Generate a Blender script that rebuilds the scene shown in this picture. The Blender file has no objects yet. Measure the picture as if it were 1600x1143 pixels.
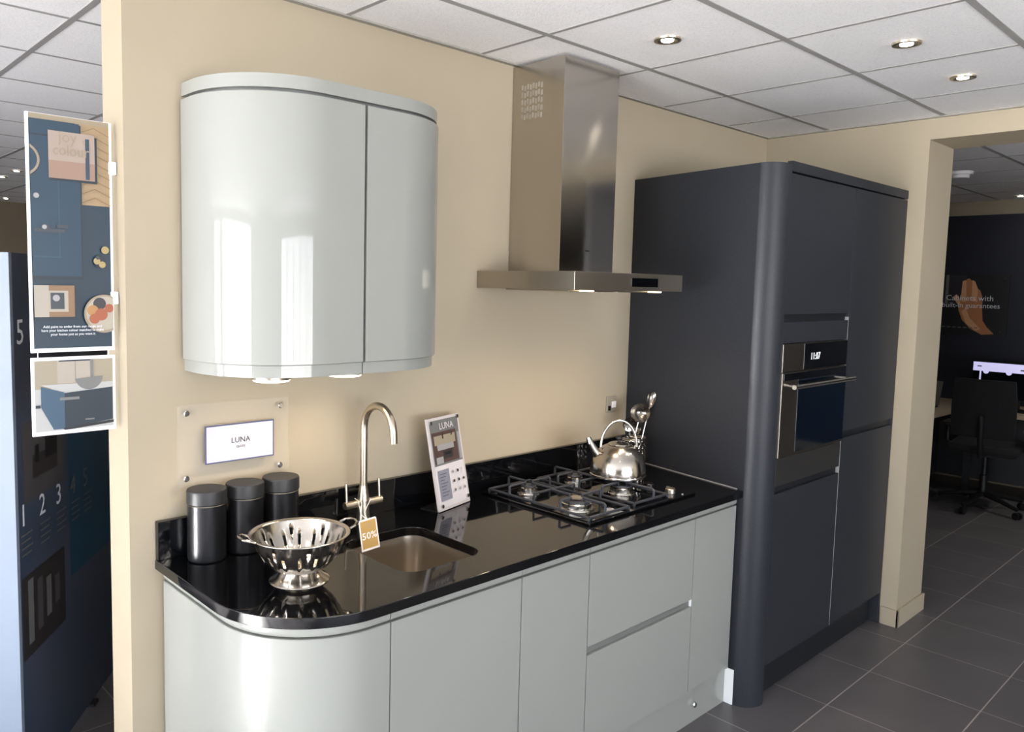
import bpy, bmesh, math, random
from math import sin, cos, pi, radians
from mathutils import Vector, Matrix

sc = bpy.context.scene
col = sc.collection
random.seed(7)

# ------------------------------------------------------------------ camera
yaw, pit, rol = 0.7414, -0.0876, 0.0215
fw = Vector((sin(yaw)*cos(pit), cos(yaw)*cos(pit), sin(pit)))
r0 = Vector((cos(yaw), -sin(yaw), 0)); u0 = r0.cross(fw)
rr = cos(rol)*r0 + sin(rol)*u0
uu = -sin(rol)*r0 + cos(rol)*u0
cam = bpy.data.cameras.new('camera'); co = bpy.data.objects.new('camera', cam); col.objects.link(co)
m = Matrix((rr, uu, -fw)).transposed().to_4x4(); m.translation = Vector((-0.8539, -2.2624, 1.7328))
co.matrix_world = m
cam.sensor_fit = 'HORIZONTAL'; cam.sensor_width = 36.0
cam.lens = 1236.24/1600*36; cam.shift_x = 70.26/1600; cam.shift_y = -19.67/1600
cam.clip_start = 0.02; cam.clip_end = 100
sc.camera = co

# ------------------------------------------------------------------ view, world, daylight
sc.view_settings.view_transform = 'Standard'
sc.view_settings.look = 'None'
sc.view_settings.gamma = 1.0
sc.view_settings.use_curve_mapping = False
sc.view_settings.exposure = 0.50
w = bpy.data.worlds.new('daylight'); sc.world = w; w.use_nodes = True
bg = w.node_tree.nodes['Background']
wn = w.node_tree
tcw = wn.nodes.new('ShaderNodeTexCoord'); sep = wn.nodes.new('ShaderNodeSeparateXYZ'); rmp = wn.nodes.new('ShaderNodeValToRGB')
wn.links.new(tcw.outputs['Generated'], sep.inputs[0]); mr = wn.nodes.new('ShaderNodeMapRange')
mr.inputs['From Min'].default_value = -1; mr.inputs['From Max'].default_value = 1
wn.links.new(sep.outputs['Z'], mr.inputs['Value']); wn.links.new(mr.outputs['Result'], rmp.inputs['Fac'])
# sunlit pale pavement below the horizon, soft sky above
rmp.color_ramp.elements[0].position = 0.46; rmp.color_ramp.elements[0].color = (0.97, 0.965, 0.96, 1)
rmp.color_ramp.elements[1].position = 0.54; rmp.color_ramp.elements[1].color = (0.54, 0.58, 0.64, 1)
wn.links.new(rmp.outputs['Color'], bg.inputs[0]); bg.inputs[1].default_value = 13.0

# low sun through the left shop windows; it lands on the showroom floor left of the kitchen
sl = bpy.data.lights.new('sun', 'SUN'); sl.energy = 105; sl.color = (1.0, 0.98, 0.95); sl.angle = radians(1.5)
so = bpy.data.objects.new('sun', sl); col.objects.link(so)
so.rotation_euler = Vector((cos(radians(20)), -0.10, -sin(radians(20)))).to_track_quat('-Z', 'Y').to_euler()
def area(name, loc, rot, sx, sy, power, color, portal=False):
    l = bpy.data.lights.new(name, 'AREA'); l.shape = 'RECTANGLE'; l.size = sx; l.size_y = sy
    l.energy = power; l.color = color
    if portal: l.cycles.is_portal = True
    o = bpy.data.objects.new(name, l); col.objects.link(o); o.location = loc; o.rotation_euler = rot
    return o
# daylight enters through the shop windows in the left wall
area('window_light', (-7.72, -1.8, 1.25), (0, -pi/2, 0), 2.5, 5.6, 1, (1, 1, 1), True)
area('window_light', (-7.72, 2.15, 1.25), (0, -pi/2, 0), 2.5, 1.3, 1, (1, 1, 1), True)

area('window_light', (-0.8, -8.42, 1.3), (pi/2, 0, 0), 6.0, 2.0, 1, (1, 1, 1), True)  # portal of the front window, an added opening for frontal light

# ------------------------------------------------------------------ materials
def lin(c):
    c = [x/255.0 for x in c]
    return tuple((x/12.92 if x <= 0.04045 else ((x+0.055)/1.055)**2.4) for x in c)+(1,)
M = {}
def mat(name, rgb, rough=0.5, metal=0.0, spec=0.5, coat=0.0, emit=None, es=0.0, alpha=None, aniso=0.0, trans=0.0, bump=None, speck=None):
    mm = bpy.data.materials.new(name); mm.use_nodes = True
    nt = mm.node_tree; b = nt.nodes['Principled BSDF']
    c = lin(rgb)
    b.inputs['Base Color'].default_value = c
    b.inputs['Roughness'].default_value = rough
    b.inputs['Metallic'].default_value = metal
    b.inputs['Specular IOR Level'].default_value = spec
    b.inputs['Coat Weight'].default_value = coat
    b.inputs['Coat Roughness'].default_value = 0.03
    b.inputs['Transmission Weight'].default_value = trans
    if emit: b.inputs['Emission Color'].default_value = lin(emit); b.inputs['Emission Strength'].default_value = es
    if alpha is not None: b.inputs['Alpha'].default_value = alpha
    if aniso:
        b.inputs['Anisotropic'].default_value = aniso
        tg = nt.nodes.new('ShaderNodeCombineXYZ'); tg.inputs[2].default_value = 1.0
        nt.links.new(tg.outputs[0], b.inputs['Tangent'])
    tc = nt.nodes.new('ShaderNodeTexCoord')
    if bump:
        sx, st, dist = bump
        n = nt.nodes.new('ShaderNodeTexNoise'); n.inputs['Scale'].default_value = sx; n.inputs['Detail'].default_value = 4
        bp = nt.nodes.new('ShaderNodeBump'); bp.inputs['Strength'].default_value = st; bp.inputs['Distance'].default_value = dist
        nt.links.new(tc.outputs['Object'], n.inputs['Vector']); nt.links.new(n.outputs['Fac'], bp.inputs['Height'])
        nt.links.new(bp.outputs['Normal'], b.inputs['Normal'])
    if speck:
        sx, c2, lo, hi = speck
        n = nt.nodes.new('ShaderNodeTexNoise'); n.inputs['Scale'].default_value = sx; n.inputs['Detail'].default_value = 3
        rp = nt.nodes.new('ShaderNodeMapRange'); rp.inputs['From Min'].default_value = lo; rp.inputs['From Max'].default_value = hi
        mx = nt.nodes.new('ShaderNodeMix'); mx.data_type = 'RGBA'
        mx.inputs['A'].default_value = c; mx.inputs['B'].default_value = lin(c2)
        nt.links.new(tc.outputs['Object'], n.inputs['Vector']); nt.links.new(n.outputs['Fac'], rp.inputs['Value'])
        nt.links.new(rp.outputs['Result'], mx.inputs['Factor']); nt.links.new(mx.outputs['Result'], b.inputs['Base Color'])
    M[name] = mm
    return mm

mat('cream_paint', (168, 157, 137), 0.75, spec=0.3, bump=(60, 0.06, 0.002), speck=(1.4, (164, 153, 133), 0.35, 0.65))
mat('ceiling_tile', (244, 244, 246), 0.9, spec=0.1, bump=(160, 0.35, 0.003), speck=(190, (230, 230, 232), 0.5, 0.7))
mat('grid_metal', (150, 149, 148), 0.6)
mat('edge_trim', (150, 147, 140), 0.7)
mat('grout', (150, 146, 140), 0.8)
mat('gloss_grey', (143, 145, 141), 0.45, spec=0.15, coat=0.6)
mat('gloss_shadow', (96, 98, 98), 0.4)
mat('carcass_grey', (112, 113, 111), 0.4)
mat('graphite', (44, 47, 54), 0.42, spec=0.25, speck=(300, (38, 40, 44), 0.4, 0.6))
mat('panel_grey', (72, 71, 70), 0.3, 0.6)
mat('graphite_dark', (22, 24, 29), 0.5)
mat('granite', (9, 10, 13), 0.05, spec=0.6, speck=(900, (26, 28, 32), 0.62, 0.72))
mat('steel', (205, 203, 198), 0.17, 1.0)
mat('brushed_steel', (188, 182, 174), 0.14, 1.0, aniso=0.9)
mat('dark_steel', (140, 134, 126), 0.34, 1.0)
mat('satin_steel', (176, 168, 156), 0.34, 1.0)
mat('nickel', (196, 186, 170), 0.30, 1.0)
mat('mirror_steel', (192, 186, 178), 0.18, 1.0)
mat('card_stock', (188, 186, 200), 0.6)
mat('vent_grey', (146, 138, 124), 0.5)
mat('sink_steel', (196, 188, 176), 0.28, 1.0)
mat('chrome', (230, 230, 232), 0.06, 1.0)
mat('cast_iron', (50, 53, 60), 0.45)
mat('black_glass', (8, 9, 12), 0.04, spec=0.7)
mat('blue_glass', (6, 15, 26), 0.06, spec=0.6)
mat('black_plastic', (16, 17, 20), 0.4)
mat('canister_black', (38, 39, 42), 0.28, 0.6)
mat('canister_lid', (40, 41, 43), 0.45, 0.2)
mat('white_paper', (204, 200, 203), 0.6)
mat('white_plastic', (236, 234, 236), 0.35)
mat('frame_blue', (72, 78, 112), 0.5)
mat('ink', (70, 72, 84), 0.6)
mat('ink_black', (22, 22, 26), 0.6)
mat('ink_white', (228, 230, 236), 0.6)
mat('acrylic', (245, 248, 250), 0.04, alpha=0.03, spec=0.25)
mat('acrylic_white', (196, 190, 190), 0.15)
mat('tag_gold', (158, 128, 70), 0.55)
mat('navy_wall', (24, 28, 42), 0.6)
mat('navy_board', (74, 80, 98), 0.38, speck=(2.2, (58, 72, 92), 0.4, 0.6))
mat('board_blue', (28, 74, 102), 0.4)
mat('board_edge', (132, 144, 162), 0.35)
mat('white_gloss', (236, 240, 240), 0.25)
mat('desk_oak', (176, 160, 136), 0.5)
mat('dark_fabric', (8, 9, 13), 0.9)
mat('brown_wall', (112, 100, 84), 0.8)
mat('lamp_on', (255, 250, 240), 0.5, emit=(255, 246, 232), es=14)
mat('cabinet_lamp_on', (255, 246, 230), 0.5, emit=(255, 232, 196), es=5)
mat('screen_white', (210, 205, 235), 0.5, emit=(196, 192, 232), es=0.62)
mat('screen_dark', (8, 14, 20), 0.2)
mat('clock_glow', (230, 236, 240), 0.5, emit=(232, 238, 240), es=0.8)
for n_, c_ in dict(p_blue=(32, 84, 118), p_blue_door=(36, 100, 140), p_blue_deep=(22, 62, 90), p_line=(66, 128, 162),
                   p_wood=(206, 176, 132), p_wood_dark=(176, 142, 100), p_book=(212, 190, 176), p_book_low=(196, 160, 140),
                   p_ribbon=(74, 112, 150), p_tan=(196, 180, 150), p_frame=(176, 136, 98), p_cream=(222, 210, 194),
                   p_photo=(70, 80, 92), p_plate=(224, 214, 196), p_fruit=(206, 112, 74), p_fruit_pale=(224, 164, 98),
                   p_fruit_dark=(64, 62, 70), p_gold=(214, 190, 126), p_tile=(206, 194, 168), p_white=(236, 236, 236),
                   p_navy=(30, 50, 68), p_navy_lit=(70, 108, 138), p_grey=(150, 152, 150), p_brown=(112, 86, 80),
                   p_pale=(206, 206, 208), p_lilac=(182, 184, 200), p_skin=(186, 122, 80), p_skin_lit=(216, 164, 122),
                   p_dark=(28, 28, 34), p_plum=(60, 56, 66), p_print=(112, 108, 110), p_print_dim=(72, 66, 66)).items():
    mat(n_, tuple(int(v*(0.50 if n_.startswith(('p_blue', 'p_line', 'p_ribbon')) else 1.0 if n_.startswith('p_skin') else 0.72)) for v in c_), 0.45)

def floor_mat():
    mm = bpy.data.materials.new('slate_tile'); mm.use_nodes = True; nt = mm.node_tree; b = nt.nodes['Principled BSDF']
    tc = nt.nodes.new('ShaderNodeTexCoord'); mp = nt.nodes.new('ShaderNodeMapping')
    mp.inputs['Location'].default_value = (-2.894+0.449*20, 0.952+0.445*20, 0)
    br = nt.nodes.new('ShaderNodeTexBrick'); br.offset = 0; br.squash = 1
    br.inputs['Scale'].default_value = 1.0; br.inputs['Brick Width'].default_value = 0.449; br.inputs['Row Height'].default_value = 0.445
    br.inputs['Mortar Size'].default_value = 0.0028; br.inputs['Mortar Smooth'].default_value = 0.2
    br.inputs['Color1'].default_value = lin((92, 90, 93)); br.inputs['Color2'].default_value = lin((99, 97, 99))
    br.inputs['Mortar'].default_value = lin((158, 152, 148))
    n = nt.nodes.new('ShaderNodeTexNoise'); n.inputs['Scale'].default_value = 3.5; n.inputs['Detail'].default_value = 8
    mx = nt.nodes.new('ShaderNodeMix'); mx.data_type = 'RGBA'; mx.blend_type = 'MULTIPLY'; mx.inputs['Factor'].default_value = 0.35
    nt.links.new(tc.outputs['Object'], mp.inputs['Vector']); nt.links.new(mp.outputs[0], br.inputs['Vector'])
    nt.links.new(tc.outputs['Object'], n.inputs['Vector'])
    nt.links.new(br.outputs['Color'], mx.inputs['A']); nt.links.new(n.outputs['Fac'], mx.inputs['B'])
    nt.links.new(mx.outputs['Result'], b.inputs['Base Color'])
    b.inputs['Roughness'].default_value = 0.38; b.inputs['Specular IOR Level'].default_value = 0.4
    bp = nt.nodes.new('ShaderNodeBump'); bp.inputs['Strength'].default_value = 0.25; bp.inputs['Distance'].default_value = 0.002
    bp.invert = True
    nt.links.new(br.outputs['Fac'], bp.inputs['Height']); nt.links.new(bp.outputs['Normal'], b.inputs['Normal'])
    M['slate_tile'] = mm
floor_mat()

# ------------------------------------------------------------------ mesh helpers
def box(bm, x0, x1, y0, y1, z0, z1, bev=0.0, mi=0):
    vs = [bm.verts.new(p) for p in ((x0,y0,z0),(x1,y0,z0),(x1,y1,z0),(x0,y1,z0),(x0,y0,z1),(x1,y0,z1),(x1,y1,z1),(x0,y1,z1))]
    fs = [bm.faces.new([vs[i] for i in f]) for f in ((0,3,2,1),(4,5,6,7),(0,1,5,4),(1,2,6,5),(2,3,7,6),(3,0,4,7))]
    for f in fs: f.material_index = mi
    if bev > 0:
        es = list({e for f in fs for e in f.edges})
        r = bmesh.ops.bevel(bm, geom=es, offset=bev, segments=2, profile=0.5, affect='EDGES')
        for f in r['faces']: f.material_index = mi
    return vs
def prism(bm, pts, z0, z1, mi=0):
    lo = [bm.verts.new((x, y, z0)) for x, y in pts]; hi = [bm.verts.new((x, y, z1)) for x, y in pts]
    n = len(pts); fs = [bm.faces.new(lo[::-1]), bm.faces.new(hi)]
    for i in range(n): fs.append(bm.faces.new((lo[i], lo[(i+1) % n], hi[(i+1) % n], hi[i])))
    for f in fs: f.material_index = mi
def lathe(bm, prof, c=(0,0,0), n=40, axis='Z', mi=0, close=False):
    rings = []
    for r, z in prof:
        ring = []
        for k in range(n):
            a = 2*pi*k/n; p = (r*cos(a), r*sin(a), z)
            if axis == 'Y': p = (p[0], p[2], p[1])
            if axis == 'X': p = (p[2], p[0], p[1])
            ring.append(bm.verts.new((c[0]+p[0], c[1]+p[1], c[2]+p[2])))
        rings.append(ring)
    for i in range(len(rings)-1):
        for k in range(n):
            f = bm.faces.new((rings[i][k], rings[i][(k+1) % n], rings[i+1][(k+1) % n], rings[i+1][k])); f.material_index = mi
    if not close:
        for ring, rv in ((rings[0], True), (rings[-1], False)):
            f = bm.faces.new(ring[::-1] if rv else ring); f.material_index = mi
def tube(bm, pts, r, n=10, mi=0, closed=False):
    pts = [Vector(p) for p in pts]; N = len(pts)
    rad = r if isinstance(r, (list, tuple)) else [r]*N
    rings = []; up = None
    for i, p in enumerate(pts):
        if closed: t = (pts[(i+1) % N]-pts[i-1]).normalized()
        else: t = (pts[min(i+1, N-1)]-pts[max(i-1, 0)]).normalized()
        if up is None: up = t.orthogonal().normalized()
        up = (up - t*up.dot(t)).normalized(); s = t.cross(up)
        rings.append([bm.verts.new(p+(up*cos(2*pi*k/n)+s*sin(2*pi*k/n))*rad[i]) for k in range(n)])
    for i in range(N if closed else N-1):
        a, b = rings[i], rings[(i+1) % N]
        for k in range(n):
            f = bm.faces.new((a[k], a[(k+1) % n], b[(k+1) % n], b[k])); f.material_index = mi
    if not closed:
        bm.faces.new(rings[0][::-1]).material_index = mi; bm.faces.new(rings[-1]).material_index = mi
def sweep(bm, path, prof, mi=0):
    """closed (offset, z) profile carried along a 2D path; offset is to the right of travel"""
    N = len(path); rings = []
    for i, p in enumerate(path):
        a = Vector(path[max(i-1, 0)]); b = Vector(path[min(i+1, N-1)]); t = (b-a).normalized()
        nx, ny = -t.y, t.x
        nx, ny = t.y, -t.x
        rings.append([bm.verts.new((p[0]+nx*o, p[1]+ny*o, z)) for o, z in prof])
    K = len(prof)
    for i in range(N-1):
        for k in range(K):
            f = bm.faces.new((rings[i][k], rings[i+1][k], rings[i+1][(k+1) % K], rings[i][(k+1) % K])); f.material_index = mi
    bm.faces.new(rings[0]).material_index = mi; bm.faces.new(rings[-1][::-1]).material_index = mi
def rrect(x0, x1, y0, y1, r, n=6):
    out = []
    for cx, cy, a0 in ((x1-r, y1-r, 0), (x0+r, y1-r, pi/2), (x0+r, y0+r, pi), (x1-r, y0+r, 1.5*pi)):
        for k in range(n+1):
            a = a0+k*pi/2/n; out.append((cx+r*cos(a), cy+r*sin(a)))
    return out
def link(name, bm, mats, parent=None, smooth=True, ang=35, rec=True):
    if rec: bmesh.ops.recalc_face_normals(bm, faces=bm.faces)
    me = bpy.data.meshes.new(name); bm.to_mesh(me); bm.free()
    for k in (mats if isinstance(mats, (list, tuple)) else [mats]): me.materials.append(M[k])
    if smooth:
        me.polygons.foreach_set('use_smooth', [True]*len(me.polygons))
        me.set_sharp_from_angle(angle=radians(ang))
    o = bpy.data.objects.new(name, me); col.objects.link(o)
    if smooth:
        wm = o.modifiers.new('weighted_normals', 'WEIGHTED_NORMAL'); wm.keep_sharp = True
    if parent: o.parent = parent; o.matrix_parent_inverse = Matrix.Identity(4)
    return o
def tag(o, label, cat, group=None):
    o['label'] = label; o['category'] = cat
    if group: o['group'] = group
    return o
def thing(name, label, cat, loc=(0,0,0), rz=0, group=None):
    o = bpy.data.objects.new(name, None); col.objects.link(o); o.location = loc; o.rotation_euler = (0, 0, rz)
    o.empty_display_size = 0.1
    return tag(o, label, cat, group)
def struct(name, bm, mats, **k):
    o = link(name, bm, mats, **k); o['kind'] = 'structure'; return o
def B(): return bmesh.new()
def part(name, parent, mats, fn, **k):
    bm = bmesh.new(); fn(bm); return link(name, bm, mats, parent, **k)
def local(o):
    """children are modelled in world numbers: shift them by the thing's base"""
    inv = Matrix.LocRotScale(o.location, o.rotation_euler, None).inverted()
    for c in list(o.children):
        if c.type == 'MESH' and not c.get('loc'):
            c.data.transform(inv); c['loc'] = 1
            for g in c.children:
                g.data.transform(inv)
            del c['loc']
def text_bm(bm, s, size, origin, xdir, ydir, mi=0, lift=0.0006, align='CENTER', squeeze=1.0):
    cu = bpy.data.curves.new('t', 'FONT'); cu.body = s; cu.size = size; cu.align_x = align; cu.align_y = 'CENTER'; cu.resolution_u = 2
    cu.extrude = 0.0002
    to = bpy.data.objects.new('t', cu); col.objects.link(to)
    dg = bpy.context.evaluated_depsgraph_get(); me = bpy.data.meshes.new_from_object(to.evaluated_get(dg))
    bpy.data.objects.remove(to); bpy.data.curves.remove(cu)
    x = Vector(xdir).normalized(); y = Vector(ydir).normalized(); z = x.cross(y)
    o = Vector(origin)+z*lift
    vs = [bm.verts.new(o+x*v.co.x*squeeze+y*v.co.y+z*v.co.z) for v in me.vertices]
    for p in me.polygons:
        try: bm.faces.new([vs[i] for i in p.vertices]).material_index = mi
        except ValueError: pass
    bpy.data.meshes.remove(me)
class Flat:
    """printed picture: thin layers on a plane, u to the right and v down, both 0..1"""
    def __init__(s, bm, tl, tr, bl):
        s.bm = bm; s.o = Vector(tl); s.u = Vector(tr)-s.o; s.v = Vector(bl)-s.o; s.n = s.v.cross(s.u).normalized(); s.k = 0
    def poly(s, pts, mi):
        s.k += 1; off = s.n*(0.00025*s.k)
        vs = [s.bm.verts.new(s.o+s.u*a+s.v*b+off) for a, b in pts]
        s.bm.faces.new(vs).material_index = mi
    def rect(s, a0, b0, a1, b1, mi): s.poly([(a0,b0),(a0,b1),(a1,b1),(a1,b0)], mi)
    def disc(s, a, b, ra, mi, n=20, a0=0, a1=2*pi):
        rb = ra*s.u.length/s.v.length
        pts = [(a+ra*cos(-t), b+rb*sin(-t)) for t in [a0+(a1-a0)*k/n for k in range(n)]]
        s.poly([(min(max(x, 0), 1), min(max(y, 0), 1)) for x, y in pts], mi)
    def text(s, t, a, b, size, mi, sq=1.0):
        s.k += 1
        text_bm(s.bm, t, size, s.o+s.u*a+s.v*b+s.n*(0.00025*s.k), s.u, -s.v, mi, 0.0002, squeeze=sq)

# ------------------------------------------------------------------ room shell
H = 2.5975; XR = 3.508; TJ = 0.36; YO = -0.85; HO = 2.49; XF = 7.66; WL = -0.07; WT = 0.16
b = B(); box(b, -7.9, 8.2, -8.6, 9.2, -0.08, 0); struct('floor', b, 'slate_tile', smooth=False)
b = B(); box(b, -7.9, 8.2, -8.6, 9.2, H, H+0.08); struct('ceiling', b, 'ceiling_tile', smooth=False)
b = B(); box(b, WL, XR+TJ, 0, WT, 0, H); struct('wall_back', b, 'cream_paint', smooth=False)
b = B()
box(b, XR, XR+TJ, YO, -0.0005, 0, H); box(b, XR, XR+TJ, -3.4, YO, HO, H); box(b, XR, XR+TJ, -8.45, -3.4, 0, H)
struct('wall_right', b, 'cream_paint', smooth=False)
b = B(); box(b, XF, XF+0.12, -8.45, 3.0, 0, H); box(b, XR+TJ+0.001, XF, 3.0, 3.12, 0, H); struct('wall_office', b, 'cream_paint', smooth=False)
b = B(); box(b, XF-0.04, XF-0.001, -8.4, 2.99, 0, 2.465); struct('trim_navy_panelling', b, 'navy_wall', smooth=False)
b = B(); box(b, XF-0.055, XF-0.0405, -8.4, 2.99, 0, 0.11, 0.003); struct('baseboard_office', b, 'cream_paint')
b = B(); box(b, -7.9, 8.1, 8.6, 8.75, 0, H); struct('wall_far', b, 'brown_wall', smooth=False)
b = B(); box(b, XR, XR+TJ, 0.165, 8.58, 0, H); struct('wall_partition', b, 'brown_wall', smooth=False)
# shop front: solid piers, sill and head around the glazed openings
b = B(); LX = -7.75
for y0, y1 in ((-8.5, -4.6), (1.0, 1.5), (2.8, 8.58)): box(b, LX-0.13, LX, y0, y1, 0, H)
box(b, LX-0.13, LX, -4.6, 1.0, 2.5, H); box(b, LX-0.13, LX, 1.5, 2.8, 2.5, H)
struct('wall_left', b, 'cream_paint', smooth=False)
b = B()
for y in (-4.6, -3.7, -2.8, -1.6, -0.4, 0.95, 1.5, 2.75): box(b, LX-0.09, LX-0.03, y, y+0.05, 0, 2.5)
for y0, y1 in ((-4.6, 1.0), (1.5, 2.8)):
    for z in (0.0, 2.45): box(b, LX-0.085, LX-0.035, y0, y1, z, z+(0.05 if z else 0.1))
struct('window_1', b, 'graphite_dark', smooth=False)
b = B()
box(b, -7.9, -3.8, -8.6, -8.46, 0, H); box(b, 2.2, 8.1, -8.6, -8.46, 0, H)
box(b, -3.8, 2.2, -8.6, -8.46, 0, 0.3); box(b, -3.8, 2.2, -8.6, -8.46, 2.3, H)
struct('wall_front', b, 'brown_wall', smooth=False)
b = B()
for k in range(6): box(b, -3.8+k*1.19, -3.75+k*1.19, -8.56, -8.5, 0.3, 2.3)
struct('window_added_front', b, 'graphite_dark', smooth=False)  # front window added behind the camera to throw frontal light on the kitchen
# skirting round the pillar by the opening
b = B()
box(b, XR-0.014, XR-0.0005, YO-0.014, -0.775, 0.0, 0.092, 0.003)
box(b, XR-0.014, XR+TJ+0.014, YO-0.014, YO-0.0005, 0.0, 0.092, 0.003)
struct('baseboard_right', b, 'cream_paint')
# ceiling grid
b = B(); g = 0.0115
X0, SX, YA, SY = 0.6406, 0.6014, -0.3517, 0.5574
for k in range(-13, 5):
    x = X0+k*SX; box(b, x-g*0.7, x+g*0.7, -8.4, -0.012, H-0.0015, H+0.01)
for k in range(0, 15):
    y = YA-k*SY; box(b, -7.7, XR-0.01, y-g, y+g, H-0.002, H+0.01)
for k in range(-12, 7):
    x = 0.012+k*SX; box(b, x-g, x+g, WT+0.01, 8.58, H-0.002, H+0.01)
for k in range(16):
    y = 0.153+k*0.5455
    if y > WT: box(b, -7.7, XR-0.01, y-g*0.7, y+g*0.7, H-0.0015, H+0.01)
for k in range(-1, 5):
    x = 5.01+k*0.66; box(b, x-g*0.7, x+g*0.7, -8.4, 2.98, H-0.0015, H+0.01)
for k in range(-11, 5):
    y = -0.80+k*0.67; box(b, XR+TJ+0.01, XF-0.01, y-g, y+g, H-0.002, H+0.01)
struct('trim_ceiling_grid', b, 'grid_metal', smooth=False)
b = B()
box(b, WL, XR, -0.022, -0.0005, H-0.006, H-0.0002); box(b, XR-0.022, XR-0.0005, -8.4, -0.022, H-0.006, H-0.0002)
struct('trim_ceiling_edge', b, 'edge_trim', smooth=False)

# ------------------------------------------------------------------ recessed ceiling lights
def downlight(x, y, label, group=None, power=9, col_=(1.0, 0.93, 0.84)):
    t = thing('ceiling_downlight', label, 'ceiling light', (x, y, H-0.006), 0, group)
    part('rim', t, 'nickel', lambda bm: lathe(bm, [(0.0215, 0.0015), (0.030, -0.001), (0.034, -0.004), (0.046, -0.003), (0.047, 0.003)], n=32, close=True))
    part('lamp', t, 'lamp_on', lambda bm: lathe(bm, [(0.021, -0.0032), (0.021, 0.001)], n=28))
    l = bpy.data.lights.new('downlight_beam', 'SPOT'); l.energy = power; l.color = col_; l.spot_size = radians(120); l.spot_blend = 0.9
    l.shadow_soft_size = 0.03
    o = bpy.data.objects.new('downlight_beam', l); col.objects.link(o); o.location = (0, 0, -0.012); o.parent = t
    return t
downlight(1.56, -0.624, 'round ceiling downlight nearest the cooker hood chimney')
downlight(2.159, -1.191, 'round ceiling downlight in the tile left of the two close together')
downlight(2.77, -1.192, 'round ceiling downlight closest to the cream wall with the opening')
for x, y, lb in ((0.36, -1.75, 'round ceiling downlight out in front of the sink'), (-0.9, -0.9, 'round ceiling downlight left of the wall end'), (0.95, -3.0, 'round ceiling downlight out in the room facing the hob'), (-1.6, -3.2, 'round ceiling downlight nearest the shop windows')):
    downlight(x, y, lb, 'downlights outside the view')
for x, y in ((0.883, 5.263), (0.892, 5.815), (1.419, 8.1)):
    downlight(x, y, {5.263: 'nearer of the bright downlights in the far left showroom ceiling', 5.815: 'middle bright downlight in the far left showroom ceiling', 8.1: 'farthest downlight by the brown wall at far left'}[y], None, 3)
downlight(5.2, -2.1, 'added unseen downlight brightening the office past the opening', None, 40)  # added out of view to brighten the dark navy wall
downlight(6.4, -1.6, 'second added unseen downlight brightening the office past the opening', None, 30)  # another added lamp out of view, lifting the office floor and wall
downlight(7.36, -0.35, 'small bright downlight in the office ceiling above the navy wall', None, 2)
t = thing('smoke_detector', 'round pale smoke detector on the office ceiling beyond the opening', 'smoke detector', (5.55, -0.40, H-0.001))
part('base', t, 'white_plastic', lambda bm: lathe(bm, [(0.075, -0.022), (0.08, -0.01), (0.08, 0)], n=32))
part('sensor_head', t, 'white_plastic', lambda bm: lathe(bm, [(0.03, -0.05), (0.055, -0.045), (0.06, -0.0225)], n=32))

# ------------------------------------------------------------------ wall cabinet
def arc(cx, cy, r, a0, a1, n=18): return [(cx+r*cos(radians(a0+(a1-a0)*k/n)), cy+r*sin(radians(a0+(a1-a0)*k/n))) for k in range(n+1)]
CX0, CX1, CR, CD = 0.085, 0.905, 0.275, 0.35
def cab_outline(ins):
    r = CR-ins
    return [(CX0+ins, -0.0012)]+arc(CX0+CR, -CD+CR, r, 180, 270)+arc(CX1-CR, -CD+CR, r, 270, 360)+[(CX1-ins, -0.0012)]
t = thing('wall_cabinet', 'pale grey gloss wall cabinet with rounded ends hung above the sink', 'wall cabinet', (0.495, 0, 1.46))
ZB, ZT = 1.497, 2.236
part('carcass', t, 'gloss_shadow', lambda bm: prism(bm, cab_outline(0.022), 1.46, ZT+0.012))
dp = [(0, ZB+0.002), (0.002, ZB), (0.016, ZB), (0.018, ZB+0.002), (0.018, ZT-0.002), (0.016, ZT), (0.002, ZT), (0, ZT-0.002)]
pl = [(CX0+0.018, -0.012), (CX0+0.018, -0.06)]+arc(CX0+CR, -CD+CR, CR-0.018, 180, 270)+[(0.4835, -CD+0.018)]
pr = [(0.4925, -CD+0.018)]+arc(CX1-CR, -CD+CR, CR-0.018, 270, 360)+[(CX1-0.018, -0.06), (CX1-0.018, -0.012)]
part('door', t, 'gloss_grey', lambda bm: sweep(bm, pl, dp))
part('door', t, 'gloss_grey', lambda bm: sweep(bm, pr, dp))
part('cornice', t, 'gloss_grey', lambda bm: prism(bm, cab_outline(0.006), ZT+0.010, 2.282))
def pelm(bm):
    o = cab_outline(0.021); i = o.index(min(o, key=lambda p: abs(p[0]-0.6)+abs(p[1]+CD)))
    L = [p for p in o if p[0] < 0.486]+[(0.486, -CD+0.021)]; R_ = [(0.4895, -CD+0.021)]+[p for p in o if p[0] > 0.49]
    s = [(0, 1.462), (0.012, 1.462), (0.012, ZB-0.0015), (0, ZB-0.0015)]
    sweep(bm, L, s); sweep(bm, R_, s)
part('pelmet', t, 'gloss_grey', pelm)
local(t)
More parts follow.
